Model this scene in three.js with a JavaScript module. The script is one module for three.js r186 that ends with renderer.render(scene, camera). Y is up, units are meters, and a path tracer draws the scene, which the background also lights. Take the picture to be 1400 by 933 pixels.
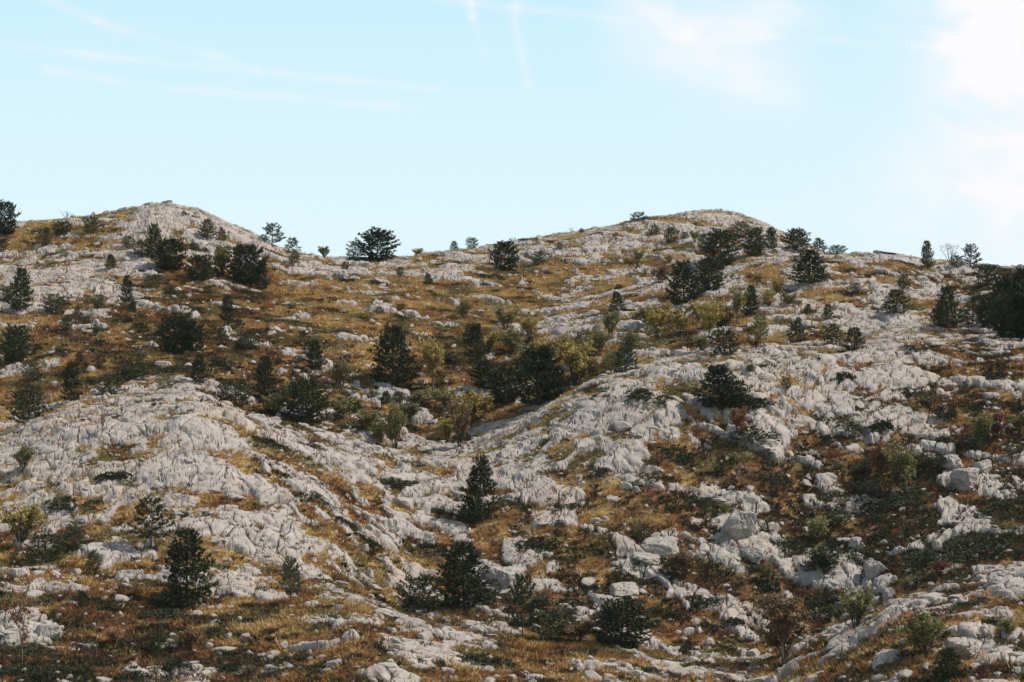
import * as THREE from 'three';

// ---------------------------------------------------------------- camera, sky, sun, exposure
const W = 1400, H = 933, F = 3543, EYE = 700;             // survey frame: focal length and eye level, in survey units
const camera = new THREE.PerspectiveCamera(2 * Math.atan(H / 2 / F) * 180 / Math.PI, W / H, 0.5, 12000);
const PITCH = Math.atan((EYE - H / 2) / F);
camera.position.set(0, 0, 0);
camera.rotation.x = PITCH;
const scene = new THREE.Scene();
scene.add(camera);
const renderer = new THREE.WebGLRenderer({ antialias: true });
renderer.toneMapping = THREE.LinearToneMapping;
renderer.toneMappingExposure = 1.06;
renderer.shadowMap.enabled = true;
const SUN_AZ = 88, SUN_EL = 50;                            // degrees: clockwise from the viewing direction, above the horizon
const az = SUN_AZ * Math.PI / 180, el = SUN_EL * Math.PI / 180;
const sunDir = new THREE.Vector3(Math.sin(az) * Math.cos(el), Math.sin(el), -Math.cos(az) * Math.cos(el));
const sun = new THREE.DirectionalLight(new THREE.Color(1, 0.92, 0.81), 4.4);
sun.position.copy(sunDir).multiplyScalar(400).add(new THREE.Vector3(0, 0, -220));
sun.target.position.set(0, 0, -220);
sun.castShadow = true; sun.shadow.radius = 2;
sun.shadow.mapSize.set(4096, 4096);
Object.assign(sun.shadow.camera, { left: -150, right: 150, top: 150, bottom: -150, near: 1, far: 900 });
scene.add(sun, sun.target);

// ---------------------------------------------------------------- seeded random and noise
function rng(seed) { let a = seed >>> 0; return () => { a = (a + 0x6D2B79F5) | 0; let t = Math.imul(a ^ (a >>> 15), 1 | a); t = (t + Math.imul(t ^ (t >>> 7), 61 | t)) ^ t; return ((t ^ (t >>> 14)) >>> 0) / 4294967296; }; }
function hash(i, j, s) { let h = Math.imul(i, 374761393) ^ Math.imul(j, 668265263) ^ Math.imul(s, 1442695041); h = Math.imul(h ^ (h >>> 13), 1274126177); h ^= h >>> 16; h = Math.imul(h, 0x85ebca6b); return ((h ^ (h >>> 13)) >>> 0) / 4294967296; }
function vnoise(x, y, s) {                                  // gradient noise, about -0.7..0.7
  const i = Math.floor(x), j = Math.floor(y), fx = x - i, fy = y - j;
  const u = fx * fx * fx * (fx * (fx * 6 - 15) + 10), v = fy * fy * fy * (fy * (fy * 6 - 15) + 10);
  const g = (a, b, dx, dy) => { const t = hash(a, b, s) * 6.2831853; return Math.cos(t) * dx + Math.sin(t) * dy; };
  const n0 = g(i, j, fx, fy), n1 = g(i + 1, j, fx - 1, fy), n2 = g(i, j + 1, fx, fy - 1), n3 = g(i + 1, j + 1, fx - 1, fy - 1);
  const a = n0 + (n1 - n0) * u, b = n2 + (n3 - n2) * u;
  return (a + (b - a) * v) * 1.4;
}
function fbm(x, y, s, oct) { let r = 0, a = 0.5; for (let k = 0; k < oct; k++) { r += a * vnoise(x, y, s + k * 17); x *= 2.03; y *= 2.03; a *= 0.5; } return r; }
const sst = (a, b, x) => { const t = Math.min(1, Math.max(0, (x - a) / (b - a))); return t * t * (3 - 2 * t); };
const clamp = (x, a, b) => Math.min(b, Math.max(a, x));
let wF1 = 0, wF2 = 0, wI = 0, wJ = 0, wX = 0, wY = 0;
function worley(x, y, s) {                                  // nearest cell (wI, wJ), offset to its seed (wX, wY), distances
  const i0 = Math.floor(x), j0 = Math.floor(y);
  wF1 = wF2 = 9;
  for (let j = j0 - 1; j <= j0 + 1; j++) for (let i = i0 - 1; i <= i0 + 1; i++) {
    const dx = x - i - 0.08 - 0.84 * hash(i, j, s), dy = y - j - 0.08 - 0.84 * hash(i, j, s + 7), d = Math.abs(dx) * 0.35 + Math.sqrt(dx * dx + dy * dy) * 0.65 + Math.abs(dy) * 0.2;
    if (d < wF1) { wF2 = wF1; wF1 = d; wI = i; wJ = j; wX = dx; wY = dy; } else if (d < wF2) wF2 = d;
  }
}

// ---------------------------------------------------------------- sky (air, thin clouds and old contrails)
function makeSky() {
  const w = 4096, h = 2048, data = new Float32Array(w * h * 4);
  const c = Math.cos(PITCH), s = Math.sin(PITCH);
  const trails = [                                         // wind-spread contrails as directions: [[u, v] ...], half width, strength
    [[[-200, 40], [0, 60], [150, 78], [350, 98], [600, 122]], 7, 0.5],
    [[[20, -20], [130, 28], [230, 60], [300, 78], [355, 97]], 9, 0.42],
    [[[60, 95], [200, 118], [330, 128], [570, 148]], 9, 0.34],
    [[[640, -30], [645, 20], [660, 70], [662, 100]], 10, 0.42],
    [[[712, -20], [703, 30], [715, 80], [722, 120]], 9, 0.38],
    [[[560, -10], [640, 4], [720, 12], [860, 28]], 6, 0.45],
    [[[1040, 50], [1150, 55], [1290, 66]], 6, 0.4],
  ];
  const blobs = [[905, 20, 60, 55, 0.75], [960, 55, 75, 50, 0.5], [1010, 85, 70, 55, 0.55], [1075, 15, 50, 35, 0.45], [1050, 125, 60, 40, 0.25],
    [1340, 10, 95, 70, 1.0], [1400, 60, 110, 90, 0.9], [1395, 200, 80, 110, 0.55], [1340, 290, 150, 80, 0.45], [1500, 120, 150, 200, 0.9], [1270, 215, 90, 70, 0.2]];
  for (let j = 0; j < h; j++) {
    const e = (j + 0.5) / h * Math.PI - Math.PI / 2, ce = Math.cos(e), se = Math.sin(e), deg = e * 180 / Math.PI;
    const t = sst(3, 15, deg), t2 = sst(9, 38, deg), d = Math.max(0, -deg);
    let r0 = 0.79 + (0.56 - 0.79) * t, g0 = 0.95 + (0.85 - 0.95) * t, b0 = 0.985 + (1.0 - 0.985) * t;
    r0 += (0.15 - 0.56) * t2; g0 += (0.19 - 0.85) * t2; b0 += (0.26 - 1.0) * t2;
    const gnd = sst(0.5, 12, d); r0 += (0.22 - r0) * gnd; g0 += (0.2 - g0) * gnd; b0 += (0.17 - b0) * gnd;
    for (let i = 0; i < w; i++) {
      const a = ((i + 0.5) / w - 0.5) * 2 * Math.PI, x = Math.cos(a) * ce, z = Math.sin(a) * ce;
      let cl = 0;
      const dc = -(z * c) + se * s, yc = se * c + z * s;   // camera axes
      let inFrame = false;
      if (dc > 0.9 && deg > 0) {
        const u = 700 + F * x / dc, v = 466.5 - F * yc / dc;
        if (u > -400 && u < 1900 && v > -300) {
          inFrame = true;
          const n1 = fbm((u + 0.6 * v) / 110, (v - 0.3 * u) / 55, 5, 5), n2 = fbm((u + 0.5 * v) / 60, (v - 0.3 * u) / 22, 9, 4);
          for (const [bx, by, rx, ry, k] of blobs) { const q = ((u - bx) / rx) ** 2 + ((v - by) / ry) ** 2; if (q < 8) cl += 0.72 * k * Math.exp(-q * 0.9) * clamp(1 + 1.3 * n1 + 0.7 * n2, 0.1, 1.7); }
          for (const [pts, hw, k] of trails) for (let m = 0; m + 1 < pts.length; m++) {
            const [ax, ay] = pts[m], [bx, by] = pts[m + 1], lx = bx - ax, ly = by - ay, L2 = lx * lx + ly * ly;
            const q = clamp(((u - ax) * lx + (v - ay) * ly) / L2, 0, 1);
            if ((q === 0 && m > 0) ) continue;
            const ex = u - ax - lx * q, ey = v - ay - ly * q, dd = Math.sqrt(ex * ex + ey * ey);
            const ww = hw * 0.48 * (1 + 0.9 * n1); if (dd < 3.5 * ww) cl += 0.85 * k * Math.exp(-((dd / ww) ** 2)) * clamp(0.9 + 1.4 * n1 + 0.5 * n2, 0, 1.3);
          }
        }
      }
      if (!inFrame && deg > 2) cl = 0.5 * sst(0.05, 0.4, fbm(x * 5 / (se + 0.25) + 3, z * 5 / (se + 0.25), 21, 5)) * sst(2, 10, deg);
      cl = clamp(cl, 0, 1) * (1 - 0.2 * t2);
      const p = (j * w + i) * 4;
      data[p] = r0 * 0.95 + (0.93 - r0 * 0.95) * cl; data[p + 1] = g0 * 0.95 + (0.915 - g0 * 0.95) * cl; data[p + 2] = b0 * 0.95 + (0.935 - b0 * 0.95) * cl; data[p + 3] = 1;
    }
  }
  const tex = new THREE.DataTexture(data, w, h, THREE.RGBAFormat, THREE.FloatType);
  tex.mapping = THREE.EquirectangularReflectionMapping; tex.magFilter = tex.minFilter = THREE.LinearFilter; tex.needsUpdate = true;
  return tex;
}
scene.background = makeSky();
scene.environment = scene.background;
scene.fog = new THREE.FogExp2(new THREE.Color(0.85, 0.92, 1.0), 0.00004);

// ---------------------------------------------------------------- naming
const taken = new Map();
function numbered(n) { const k = taken.get(n) ?? 0; taken.set(n, k + 1); return k ? n + '_' + String(k).padStart(3, '0') : n; }
function tag(o, label, category, group, kind) { o.userData.label = label; o.userData.category = category; if (group) o.userData.group = group; if (kind) o.userData.kind = kind; return o; }
function solid(o) { o.castShadow = o.receiveShadow = true; return o; }

// ---------------------------------------------------------------- the lie of the land: ridge and valley lines [survey u, survey v, depth in metres]
const LINES = [
  [[-300, 1180, 100], [700, 1180, 100], [1700, 1180, 100]],
  [[-300, 800, 152], [0, 790, 152], [200, 806, 152], [350, 815, 151], [480, 824, 150], [560, 849, 150], [700, 872, 150], [830, 890, 150], [950, 903, 150], [1040, 907, 150], [1110, 885, 148], [1180, 852, 146], [1240, 815, 146], [1300, 803, 146], [1400, 788, 146], [1700, 770, 146]],
  [[-300, 770, 158], [0, 762, 158], [300, 772, 158], [450, 803, 158], [560, 857, 158], [700, 882, 158], [830, 899, 158], [950, 912, 158], [1040, 915, 158], [1110, 902, 160], [1180, 880, 160], [1240, 850, 160], [1300, 835, 160], [1400, 815, 160], [1700, 800, 160]],
  [[-300, 606, 190], [0, 595, 190], [60, 573, 190], [110, 555, 190], [160, 549, 190], [255, 541, 190], [300, 551, 191], [350, 571, 192], [420, 591, 193], [500, 615, 194], [560, 629, 195], [600, 631, 196], [660, 615, 198], [700, 595, 199], [760, 558, 200], [800, 535, 201], [870, 511, 202], [940, 495, 203], [1030, 486, 204], [1100, 483, 206], [1200, 476, 208], [1300, 471, 210], [1400, 467, 210], [1700, 465, 210]],
  [[-300, 612, 214], [0, 601, 214], [110, 563, 214], [255, 551, 215], [350, 582, 216], [420, 602, 217], [500, 624, 218], [560, 635, 219], [600, 635, 219], [650, 621, 219], [700, 598, 219], [760, 563, 220], [800, 541, 221], [870, 517, 222], [940, 499, 223], [1030, 481, 226], [1100, 471, 228], [1200, 462, 230], [1300, 458, 230], [1400, 455, 230], [1700, 455, 230]],
  [[-300, 420, 255], [0, 425, 255], [200, 430, 255], [400, 440, 256], [600, 455, 258], [700, 452, 260], [780, 428, 262], [850, 407, 264], [900, 397, 266], [1000, 374, 268], [1050, 362, 269], [1130, 349, 270], [1200, 351, 271], [1300, 363, 272], [1400, 370, 272], [1700, 380, 272]],
  [[-300, 365, 278], [0, 365, 278], [200, 352, 278], [400, 398, 278], [600, 403, 279], [700, 410, 279], [780, 405, 280], [850, 398, 280], [900, 392, 281], [1000, 377, 282], [1050, 366, 282], [1130, 356, 282], [1200, 360, 282], [1400, 380, 283], [1700, 390, 283]],
  [[-300, 306, 300], [0, 306, 300], [60, 304, 300], [130, 299, 300], [180, 288, 300], [220, 285, 300], [265, 289, 300], [300, 302, 301], [340, 321, 302], [390, 347, 304], [430, 354, 305], [480, 359, 306], [540, 358, 308], [600, 350, 310], [660, 342, 312], [740, 330, 314], [800, 319, 316], [860, 307, 318], [920, 296, 320], [965, 289, 321], [1000, 293, 321], [1030, 305, 321], [1065, 322, 320], [1100, 340, 318], [1130, 356, 316], [1200, 366, 312], [1400, 388, 310], [1700, 390, 310]],
];
const cp = Math.cos(PITCH), sp = Math.sin(PITCH);
function ray(u, v) { const x = (u - 700) / F, y = -(v - 466.5) / F; const Y = y * cp + sp, Z = y * sp - cp; return [x / -Z, Y / -Z]; }  // per metre of depth: aside, up
function survey(x, y, D) { const dc = D * cp + y * sp, yc = y * cp - D * sp; return [700 + F * x / dc, 466.5 - F * yc / dc]; }
function pchip(xs, ys) {
  const n = xs.length, h = [], d = [], m = new Float64Array(n);
  for (let i = 0; i < n - 1; i++) { h[i] = xs[i + 1] - xs[i]; d[i] = (ys[i + 1] - ys[i]) / h[i]; }
  m[0] = d[0]; m[n - 1] = d[n - 2];
  for (let i = 1; i < n - 1; i++) { if (d[i - 1] * d[i] <= 0) m[i] = 0; else { const a = 2 * h[i] + h[i - 1], b = h[i] + 2 * h[i - 1]; m[i] = (a + b) / (a / d[i - 1] + b / d[i]); } }
  return (x) => {
    if (x <= xs[0]) return ys[0]; if (x >= xs[n - 1]) return ys[n - 1];
    let lo = 0, hi = n - 1; while (hi - lo > 1) { const k = (lo + hi) >> 1; if (xs[k] > x) hi = k; else lo = k; }
    const t = (x - xs[lo]) / h[lo], t2 = t * t, t3 = t2 * t;
    return ys[lo] * (2 * t3 - 3 * t2 + 1) + h[lo] * m[lo] * (t3 - 2 * t2 + t) + ys[hi] * (3 * t2 - 2 * t3) + h[lo] * m[hi] * (t3 - t2);
  };
}
const lineFns = LINES.map((L) => { const tb = [], D = [], Y = []; for (const [u, v, d] of L) { const [a, b] = ray(u, v); tb.push(a); D.push(d); Y.push(b * d); } return { D: pchip(tb, D), Y: pchip(tb, Y) }; });
const TB0 = -0.42, TB1 = 0.42, NT = 700, D0 = 4, D1 = 430, ND = 1066, macroT = new Float32Array(NT * ND);
for (let i = 0; i < NT; i++) {
  const tb = TB0 + (TB1 - TB0) * i / (NT - 1);
  const Ds = [4], Ys = [-1.75];
  for (const l of lineFns) { Ds.push(l.D(tb)); Ys.push(l.Y(tb)); }
  Ds.push(352); Ys.push(Ys[Ys.length - 1] - 5); Ds.push(430); Ys.push(Ys[Ys.length - 1] - 22);
  const f = pchip(Ds, Ys);
  for (let j = 0; j < ND; j++) macroT[i * ND + j] = f(D0 + (D1 - D0) * j / (ND - 1));
}
function macro(x, D) {
  const tb = clamp(x / Math.max(D, 60), TB0, TB1 - 1e-6), q = clamp(D, D0, D1 - 1e-3);
  const fi = (tb - TB0) / (TB1 - TB0) * (NT - 1), fj = (q - D0) / (D1 - D0) * (ND - 1);
  const i = Math.min(NT - 2, Math.floor(fi)), j = Math.min(ND - 2, Math.floor(fj)), a = fi - i, b = fj - j, k = i * ND + j;
  let y = (macroT[k] * (1 - b) + macroT[k + 1] * b) * (1 - a) + (macroT[k + ND] * (1 - b) + macroT[k + ND + 1] * b) * a;
  if (D > D1) y = Math.max(-120, y - (D - D1) * 0.16) + 12 * fbm(x / 160, D / 160, 3, 3) * sst(430, 900, D);
  return y;
}
function groundY(x, D) {
  const k = sst(30, 110, D);
  return macro(x, D) + k * (0.42 * vnoise(x / 9, D / 9, 31) + 0.2 * vnoise(x / 3.6, D / 3.6, 33) + 0.07 * vnoise(x / 1.3, D / 1.3, 35));
}

// ---------------------------------------------------------------- survey maps: share of bare rock (tenths) and of dark low scrub, 35 units a cell from v = 280
const ROCK = `
4456689987555555555555777888876555555555
3223788789755556677677766677777777777543
8888882223278777556444555567657777667632
6788863321111132212112566745677655677752
4433112121221111111257777533334457776532
2222111122123321123245433222244457887663
1111112112222211112111235899989886764333
2214689962122344223225789776468887753455
6899999998754434446888888676547644555665
9989999997578877788899888755434664234356
8888799986657887887788766532323442123664
8776899974664556665665654222462443122543
4466667997563446643564554435883334243322
4445653577774455532454327875774436432112
4434433234545544534864454323544434434346
3322111232112355333645565534342224767678
5543222121012112343322432432332254443465
2211122221233425775000012223342344433465
1111221222223334432232456655443344433354`.trim().split('\n').map((r) => r.replace(/ /g, '').padEnd(40, '4'));
const SCRUB = `
1111111111111111111111111111111111111111
2222211221222222111111121112222222222233
2221133442221111122211112222222222222456
3333344554422111112222222222222222222468
3445544444432222222222223333322222222468
4444545555433222333332333343322222223455
4444455555444333444333322222222223345555
3333333344554443333322222222222234566555
2211111122444433333221122233333344555555
1111111112222222222211122334455555566655
1211111112332222222222233456666666677766
2221111112333323333332334567776677777766
3332221222333333444333345666677777888887
3333322122333333444444555666667777888887
3433333322233333444455566666667777777765
5444444333333333444455666666667776544433
5555556544333333334455566666666654444433
6656656555444433333333333333344444444443
7776666665555444444443333333333444444444`.trim().split('\n').map((r) => r.padEnd(40, '4'));
function mapAt(m, u, v) {
  const fx = clamp(u / 35 - 0.5, 0, 38.999), fy = clamp((v - 280) / 35 - 0.5, 0, m.length - 1.001), i = Math.floor(fx), j = Math.floor(fy), a = fx - i, b = fy - j;
  const q = (jj, ii) => m[jj].charCodeAt(ii) - 48;
  return (q(j, i) * (1 - a) + q(j, i + 1) * a) * (1 - b) + (q(j + 1, i) * (1 - a) + q(j + 1, i + 1) * a) * b;
}
function strike(x, D) { const u = 700 + F * x / D + 60 * vnoise(x / 3, D / 3, 71); return u < 520 ? 0.1 : u < 1080 ? 0.62 : 0.3; }   // beds dip another way beyond each fault
function patch(x, D, th) {
  x += 2.2 * vnoise(x / 15, D / 15, 76); D += 2.2 * vnoise(x / 15, D / 15, 78);
  const c = Math.cos(th), s = Math.sin(th), a = x * c - D * s, b = x * s + D * c;
  return 0.5 * vnoise(a / 9, b / 3.4, 41) + 0.38 * vnoise(a / 4.2, b / 2, 43) + 0.25 * vnoise(a / 1.7, b / 1.3, 45) + 0.12 * vnoise(a / 0.7, b / 0.8, 47);
}
const quant = (() => { const r = rng(4), q = []; for (let i = 0; i < 12000; i++) { const x = r() * 200 - 100, D = 130 + r() * 200; q.push(patch(x, D, strike(x, D))); } return Float64Array.from(q).sort(); })();
function rank(p) { let lo = 0, hi = quant.length - 1; while (hi - lo > 1) { const k = (lo + hi) >> 1; if (quant[k] > p) hi = k; else lo = k; } return (lo + 0.5) / quant.length; }
function rockOff(x, D, y0) {                                // height of bedrock above (or depth below) the soil
  const [u, v] = survey(x, y0, D), cov = Math.pow(mapAt(ROCK, u, v) / 9.2, 1.15), th = strike(x, D);
  const s = cov - rank(patch(x, D, th)) + 0.05;
  if (s < -0.12) return -0.4;
  const e = sst(-0.07, 0.13, s);
  const wx = x + 2.2 * vnoise(x / 15, D / 15, 76) + 0.5 * vnoise(x / 1.9, D / 2.4, 51) + 0.05 * vnoise(x / 0.5, D / 0.8, 53), wd = D + 2.2 * vnoise(x / 15, D / 15, 78) + 0.6 * vnoise(x / 1.9, D / 2.4, 55) + 0.05 * vnoise(x / 0.5, D / 0.8, 57);
  const c = Math.cos(th), sn = Math.sin(th), a = wx * c - wd * sn, b = wx * sn + wd * c;
  let h = 0;                                               // three sizes of blocks, their treads tipped out from the slope, rounded off towards open joints
  const A = 1.45 - 0.75 * cov;
  worley(a / 4.6, b / 5.2, 61);
  h += A * sst(0, 0.2, wF2 - wF1) * (0.1 + 0.2 * (hash(wI, wJ, 62) - 0.5) + wX * 4.6 * (hash(wI, wJ, 63) - 0.5) * 0.09 - wY * 5.2 * (0.005 + 0.05 * hash(wI, wJ, 64))) - 0.3 * (1 - sst(0, 0.022, wF2 - wF1));
  worley(a / 2.1 + 9.3, b / 3.1, 65);
  h += A * sst(0, 0.2, wF2 - wF1) * (0.06 + 0.1 * (hash(wI, wJ, 66) - 0.5) + wX * 2.1 * (hash(wI, wJ, 67) - 0.5) * 0.12 - wY * 3.1 * (0.005 + 0.06 * hash(wI, wJ, 68))) - 0.2 * (1 - sst(0, 0.035, wF2 - wF1));
  worley(a / 0.85, b / 1.7, 69);
  h += sst(0, 0.25, wF2 - wF1) * (0.03 + 0.04 * (hash(wI, wJ, 70) - 0.5) - wY * 1.7 * 0.05 * hash(wI, wJ, 72)) - 0.085 * (1 - sst(0, 0.08, wF2 - wF1));
  const dip = th > 0.5 ? 0.3 : th > 0.2 ? -0.16 : 0.1, lam = 0.5;
  const t = (y0 + 0.5 * h + dip * x + 0.3 * vnoise(x / 2.6, D / 3.4, 73)) / lam + 1.3 * vnoise(x / 6, D / 8, 74), n0 = Math.floor(t), f = t - n0;
  h += 0.3 * (f * f * f - f) * sst(0.3, 0.9, hash(n0, 5, 88)) * sst(-0.35, 0.3, vnoise(x / 5, D / 7, 75));   // bed edges, some strong and some lost
  const t2 = t * 2.3 + 1.1 * vnoise(x / 1.4, D / 2.2, 80), n2 = Math.floor(t2), f2 = t2 - n2;
  h += 0.1 * (f2 * f2 - f2) * hash(n2, 9, 89) * sst(-0.2, 0.35, vnoise(x / 3 + 9, D / 4, 82));
  h += 0.06 * vnoise(x / 1.1, D / 1.7, 77) + 0.02 * vnoise(x / 0.45, D / 0.8, 79);
  return -0.3 + e * (0.28 + h + 0.25 * Math.max(0, s));
}

// ---------------------------------------------------------------- fine grid of bedrock heights
const GT = 0.2145, NC = 1040, GD0 = 122, GD1 = 334, NR = 870;
const gD = (j) => GD0 * Math.pow(GD1 / GD0, j / (NR - 1)), gT = (i) => -GT + 2 * GT * i / (NC - 1);
const soil = new Float32Array(NC * NR), off = new Float32Array(NC * NR);
for (let j = 0; j < NR; j++) { const D = gD(j); for (let i = 0; i < NC; i++) { const x = gT(i) * D, y = groundY(x, D); soil[j * NC + i] = y; off[j * NC + i] = rockOff(x, D, y); } }
console.log('bedrock grid done');
function offAt(x, D) {
  const fi = (x / D + GT) / (2 * GT) * (NC - 1), fj = Math.log(D / GD0) / Math.log(GD1 / GD0) * (NR - 1);
  if (fi < 0 || fj < 0 || fi >= NC - 1 || fj >= NR - 1) return -0.4;
  const i = Math.floor(fi), j = Math.floor(fj), a = fi - i, b = fj - j, k = j * NC + i;
  return (off[k] * (1 - a) + off[k + 1] * a) * (1 - b) + (off[k + NC] * (1 - a) + off[k + NC + 1] * a) * b;
}
function surfaceY(x, D) { return groundY(x, D) + Math.max(0, offAt(x, D)); }
function spot(u, v) {                                       // where a survey bearing meets the hillside; on the skyline, the crest itself
  const [a, b] = ray(u, v);
  let best = -9, bd = 300;
  for (let D = 124; D < 332; D += 0.2) { const g = groundY(a * D, D) - b * D; if (g >= 0) return { x: a * D, D, y: surfaceY(a * D, D) }; if (g / D > best && D > 240) { best = g / D; bd = D; } }
  return { x: a * bd, D: bd, y: surfaceY(a * bd, bd) };
}
function normalAt(x, D) { const e = 0.5; return new THREE.Vector3(groundY(x - e, D) - groundY(x + e, D), 2 * e, groundY(x, D + e) - groundY(x, D - e)).normalize(); }
const metres = (px, D) => px / F * D;

// ---------------------------------------------------------------- materials
function grain(seed, fn, size = 512) {
  const d = new Uint8Array(size * size * 4);
  for (let j = 0; j < size; j++) for (let i = 0; i < size; i++) { const v = clamp(fn(i / size, j / size, seed), 0, 1) * 255, p = (j * size + i) * 4; d[p] = d[p + 1] = d[p + 2] = v; d[p + 3] = 255; }
  const t = new THREE.DataTexture(d, size, size); t.wrapS = t.wrapT = THREE.RepeatWrapping; t.magFilter = THREE.LinearFilter; t.needsUpdate = true; return t;
}
function tileNoise(u, v, n, s) { const x = u * n, y = v * n, m = (k) => ((k % n) + n) % n, i = Math.floor(x), j = Math.floor(y), fx = x - i, fy = y - j, a = fx * fx * (3 - 2 * fx), b = fy * fy * (3 - 2 * fy); return (hash(m(i), m(j), s) * (1 - a) + hash(m(i + 1), m(j), s) * a) * (1 - b) + (hash(m(i), m(j + 1), s) * (1 - a) + hash(m(i + 1), m(j + 1), s) * a) * b; }
const rockGrain = grain(5, (u, v, s) => 0.2 * tileNoise(u, v, 16, s) + 0.3 * tileNoise(u, v, 40, s + 1) + 0.3 * tileNoise(u, v, 90, s + 2) + 0.2 * tileNoise(u, v, 200, s + 3));
const M = {
  rock: new THREE.MeshStandardMaterial({ color: 0xffffff, vertexColors: true, roughness: 0.95, bumpMap: rockGrain, bumpScale: 0.05, side: THREE.DoubleSide }),
  boulder: new THREE.MeshStandardMaterial({ color: 0xffffff, vertexColors: true, roughness: 0.95 }),
  soil: new THREE.MeshStandardMaterial({ color: 0xffffff, vertexColors: true, roughness: 1 }),
  grass: new THREE.MeshStandardMaterial({ color: 0xffffff, vertexColors: true, roughness: 0.9, side: THREE.DoubleSide }),
  bark: new THREE.MeshStandardMaterial({ color: new THREE.Color(0.075, 0.06, 0.05), roughness: 1 }),
  paleBark: new THREE.MeshStandardMaterial({ color: new THREE.Color(0.17, 0.14, 0.12), roughness: 1 }),
};
const leafMat = (r, g, b) => new THREE.MeshStandardMaterial({ color: new THREE.Color().setRGB(r, g, b), vertexColors: true, roughness: 0.85, side: THREE.DoubleSide });
const thinLeaf = (r, g, b) => new THREE.MeshPhysicalMaterial({ color: new THREE.Color().setRGB(r, g, b), vertexColors: true, roughness: 0.9, transmission: 0.35, thickness: 0, side: THREE.DoubleSide });
Object.assign(M, {
  pineDark: leafMat(0.032, 0.047, 0.019), pine: leafMat(0.05, 0.069, 0.028), pineGrey: leafMat(0.07, 0.086, 0.042),
  olive: thinLeaf(0.21, 0.2, 0.06), yellow: thinLeaf(0.4, 0.31, 0.075), russet: thinLeaf(0.24, 0.105, 0.042), brown: thinLeaf(0.22, 0.135, 0.055), red: thinLeaf(0.18, 0.05, 0.036),
  juniper: leafMat(0.036, 0.047, 0.022), juniperOlive: leafMat(0.07, 0.072, 0.028),
});
function limestone(x, D, y, out) {
  const n = fbm(x / 2.2, D / 2.2 + y / 2, 81, 4), m = vnoise(x / 0.5, D / 0.5 + y, 83) + 1.1 * Math.min(0, vnoise(x / 0.22 + 5, D / 0.4 + y * 2, 84)), st = sst(0.12, 0.4, fbm(x / 1.1 + 40, y / 1.6 + D / 3, 85, 3)), w = sst(0.1, 0.45, vnoise(x / 6, D / 6, 87));
  const k = 1 + 0.34 * n + 0.2 * m;
  let r = 0.365 * k, g = 0.328 * k, b = 0.302 * k;
  r *= 1 - 0.42 * st; g *= 1 - 0.42 * st; b *= 1 - 0.38 * st;   // grey lichen crust
  r *= 1 + 0.04 * w; b *= 1 - 0.06 * w;
  out[0] = r; out[1] = g; out[2] = b;
}
const PAL = { gold: [0.52, 0.345, 0.13], straw: [0.6, 0.43, 0.19], amber: [0.34, 0.18, 0.06], rust: [0.22, 0.09, 0.032], olive: [0.17, 0.15, 0.05], brown: [0.12, 0.072, 0.034] };
function grassTint(x, D, u, v, r, out) {                     // which dry grass grows here
  const n = fbm(x / 5, D / 5, 91, 3), m = fbm(x / 1.6 + 7, D / 1.6, 93, 3), scrub = mapAt(SCRUB, u, v) / 9;
  let p = n * 0.9 + m * 0.8 + (r - 0.5) * 0.4 - scrub * 0.95 + 0.3;
  const c = p > 0.42 ? PAL.straw : p > 0.02 ? PAL.gold : p > -0.3 ? PAL.amber : p > -0.5 ? PAL.rust : PAL.brown;
  const ol = sst(0.05, 0.35, vnoise(x / 4 + 30, D / 4, 95) + 0.25 * sst(430, 200, Math.abs(u - 680)) * (v < 640 && v > 430 ? 1 : 0) - 0.12), k = 0.8 + 0.4 * r;
  for (let i = 0; i < 3; i++) out[i] = (c[i] + (PAL.olive[i] - c[i]) * ol * 0.75) * k;
}

// ---------------------------------------------------------------- ground sheet
{
  const ts = []; for (let k = 0; k <= 14; k++) ts.push(-3 + (3 - 0.23) * (k / 14) ** 0.6); for (let k = 1; k <= 350; k++) ts.push(-0.23 + 0.46 * k / 350); for (let k = 13; k >= 0; k--) ts.push(3 - (3 - 0.23) * (k / 14) ** 0.6);
  const ds = []; for (let d = -300; d < 118; d += d > 60 ? 4 : 20) ds.push(d); for (let k = 0; k <= 320; k++) ds.push(118 * (336 / 118) ** (k / 320)); for (let d = 342; d < 4200; d *= 1.06) ds.push(d);
  const nx = ts.length, nz = ds.length, pos = new Float32Array(nx * nz * 3), col = new Float32Array(nx * nz * 3), idx = [], o = [0, 0, 0];
  for (let j = 0; j < nz; j++) for (let i = 0; i < nx; i++) {
    const D = ds[j], x = ts[i] * Math.max(D, 60), y = groundY(x, D), p = (j * nx + i) * 3, [u, v] = survey(x, y, Math.max(D, 60));
    pos[p] = x; pos[p + 1] = y; pos[p + 2] = -D;
    grassTint(x, D, u, v, 0.35 + 0.3 * hash(i, j, 3), o);
    for (let k = 0; k < 3; k++) col[p + k] = o[k] * 0.55 + [0.09, 0.06, 0.035][k] * 0.45;
    if (i && j) { const a = (j - 1) * nx + i - 1; idx.push(a, a + 1, a + nx, a + 1, a + nx + 1, a + nx); }
  }
  const g = new THREE.BufferGeometry(); g.setAttribute('position', new THREE.BufferAttribute(pos, 3)); g.setAttribute('color', new THREE.BufferAttribute(col, 3)); g.setIndex(idx); g.computeVertexNormals();
  const m = solid(new THREE.Mesh(g, M.soil)); m.name = 'terrain'; tag(m, 'dry grassy hillside rising in folds to the skyline', 'hillside', null, 'structure'); scene.add(m);
}
console.log('ground done');

const later = [];                                          // things whose label names what they stand beside, once all is built
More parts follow.
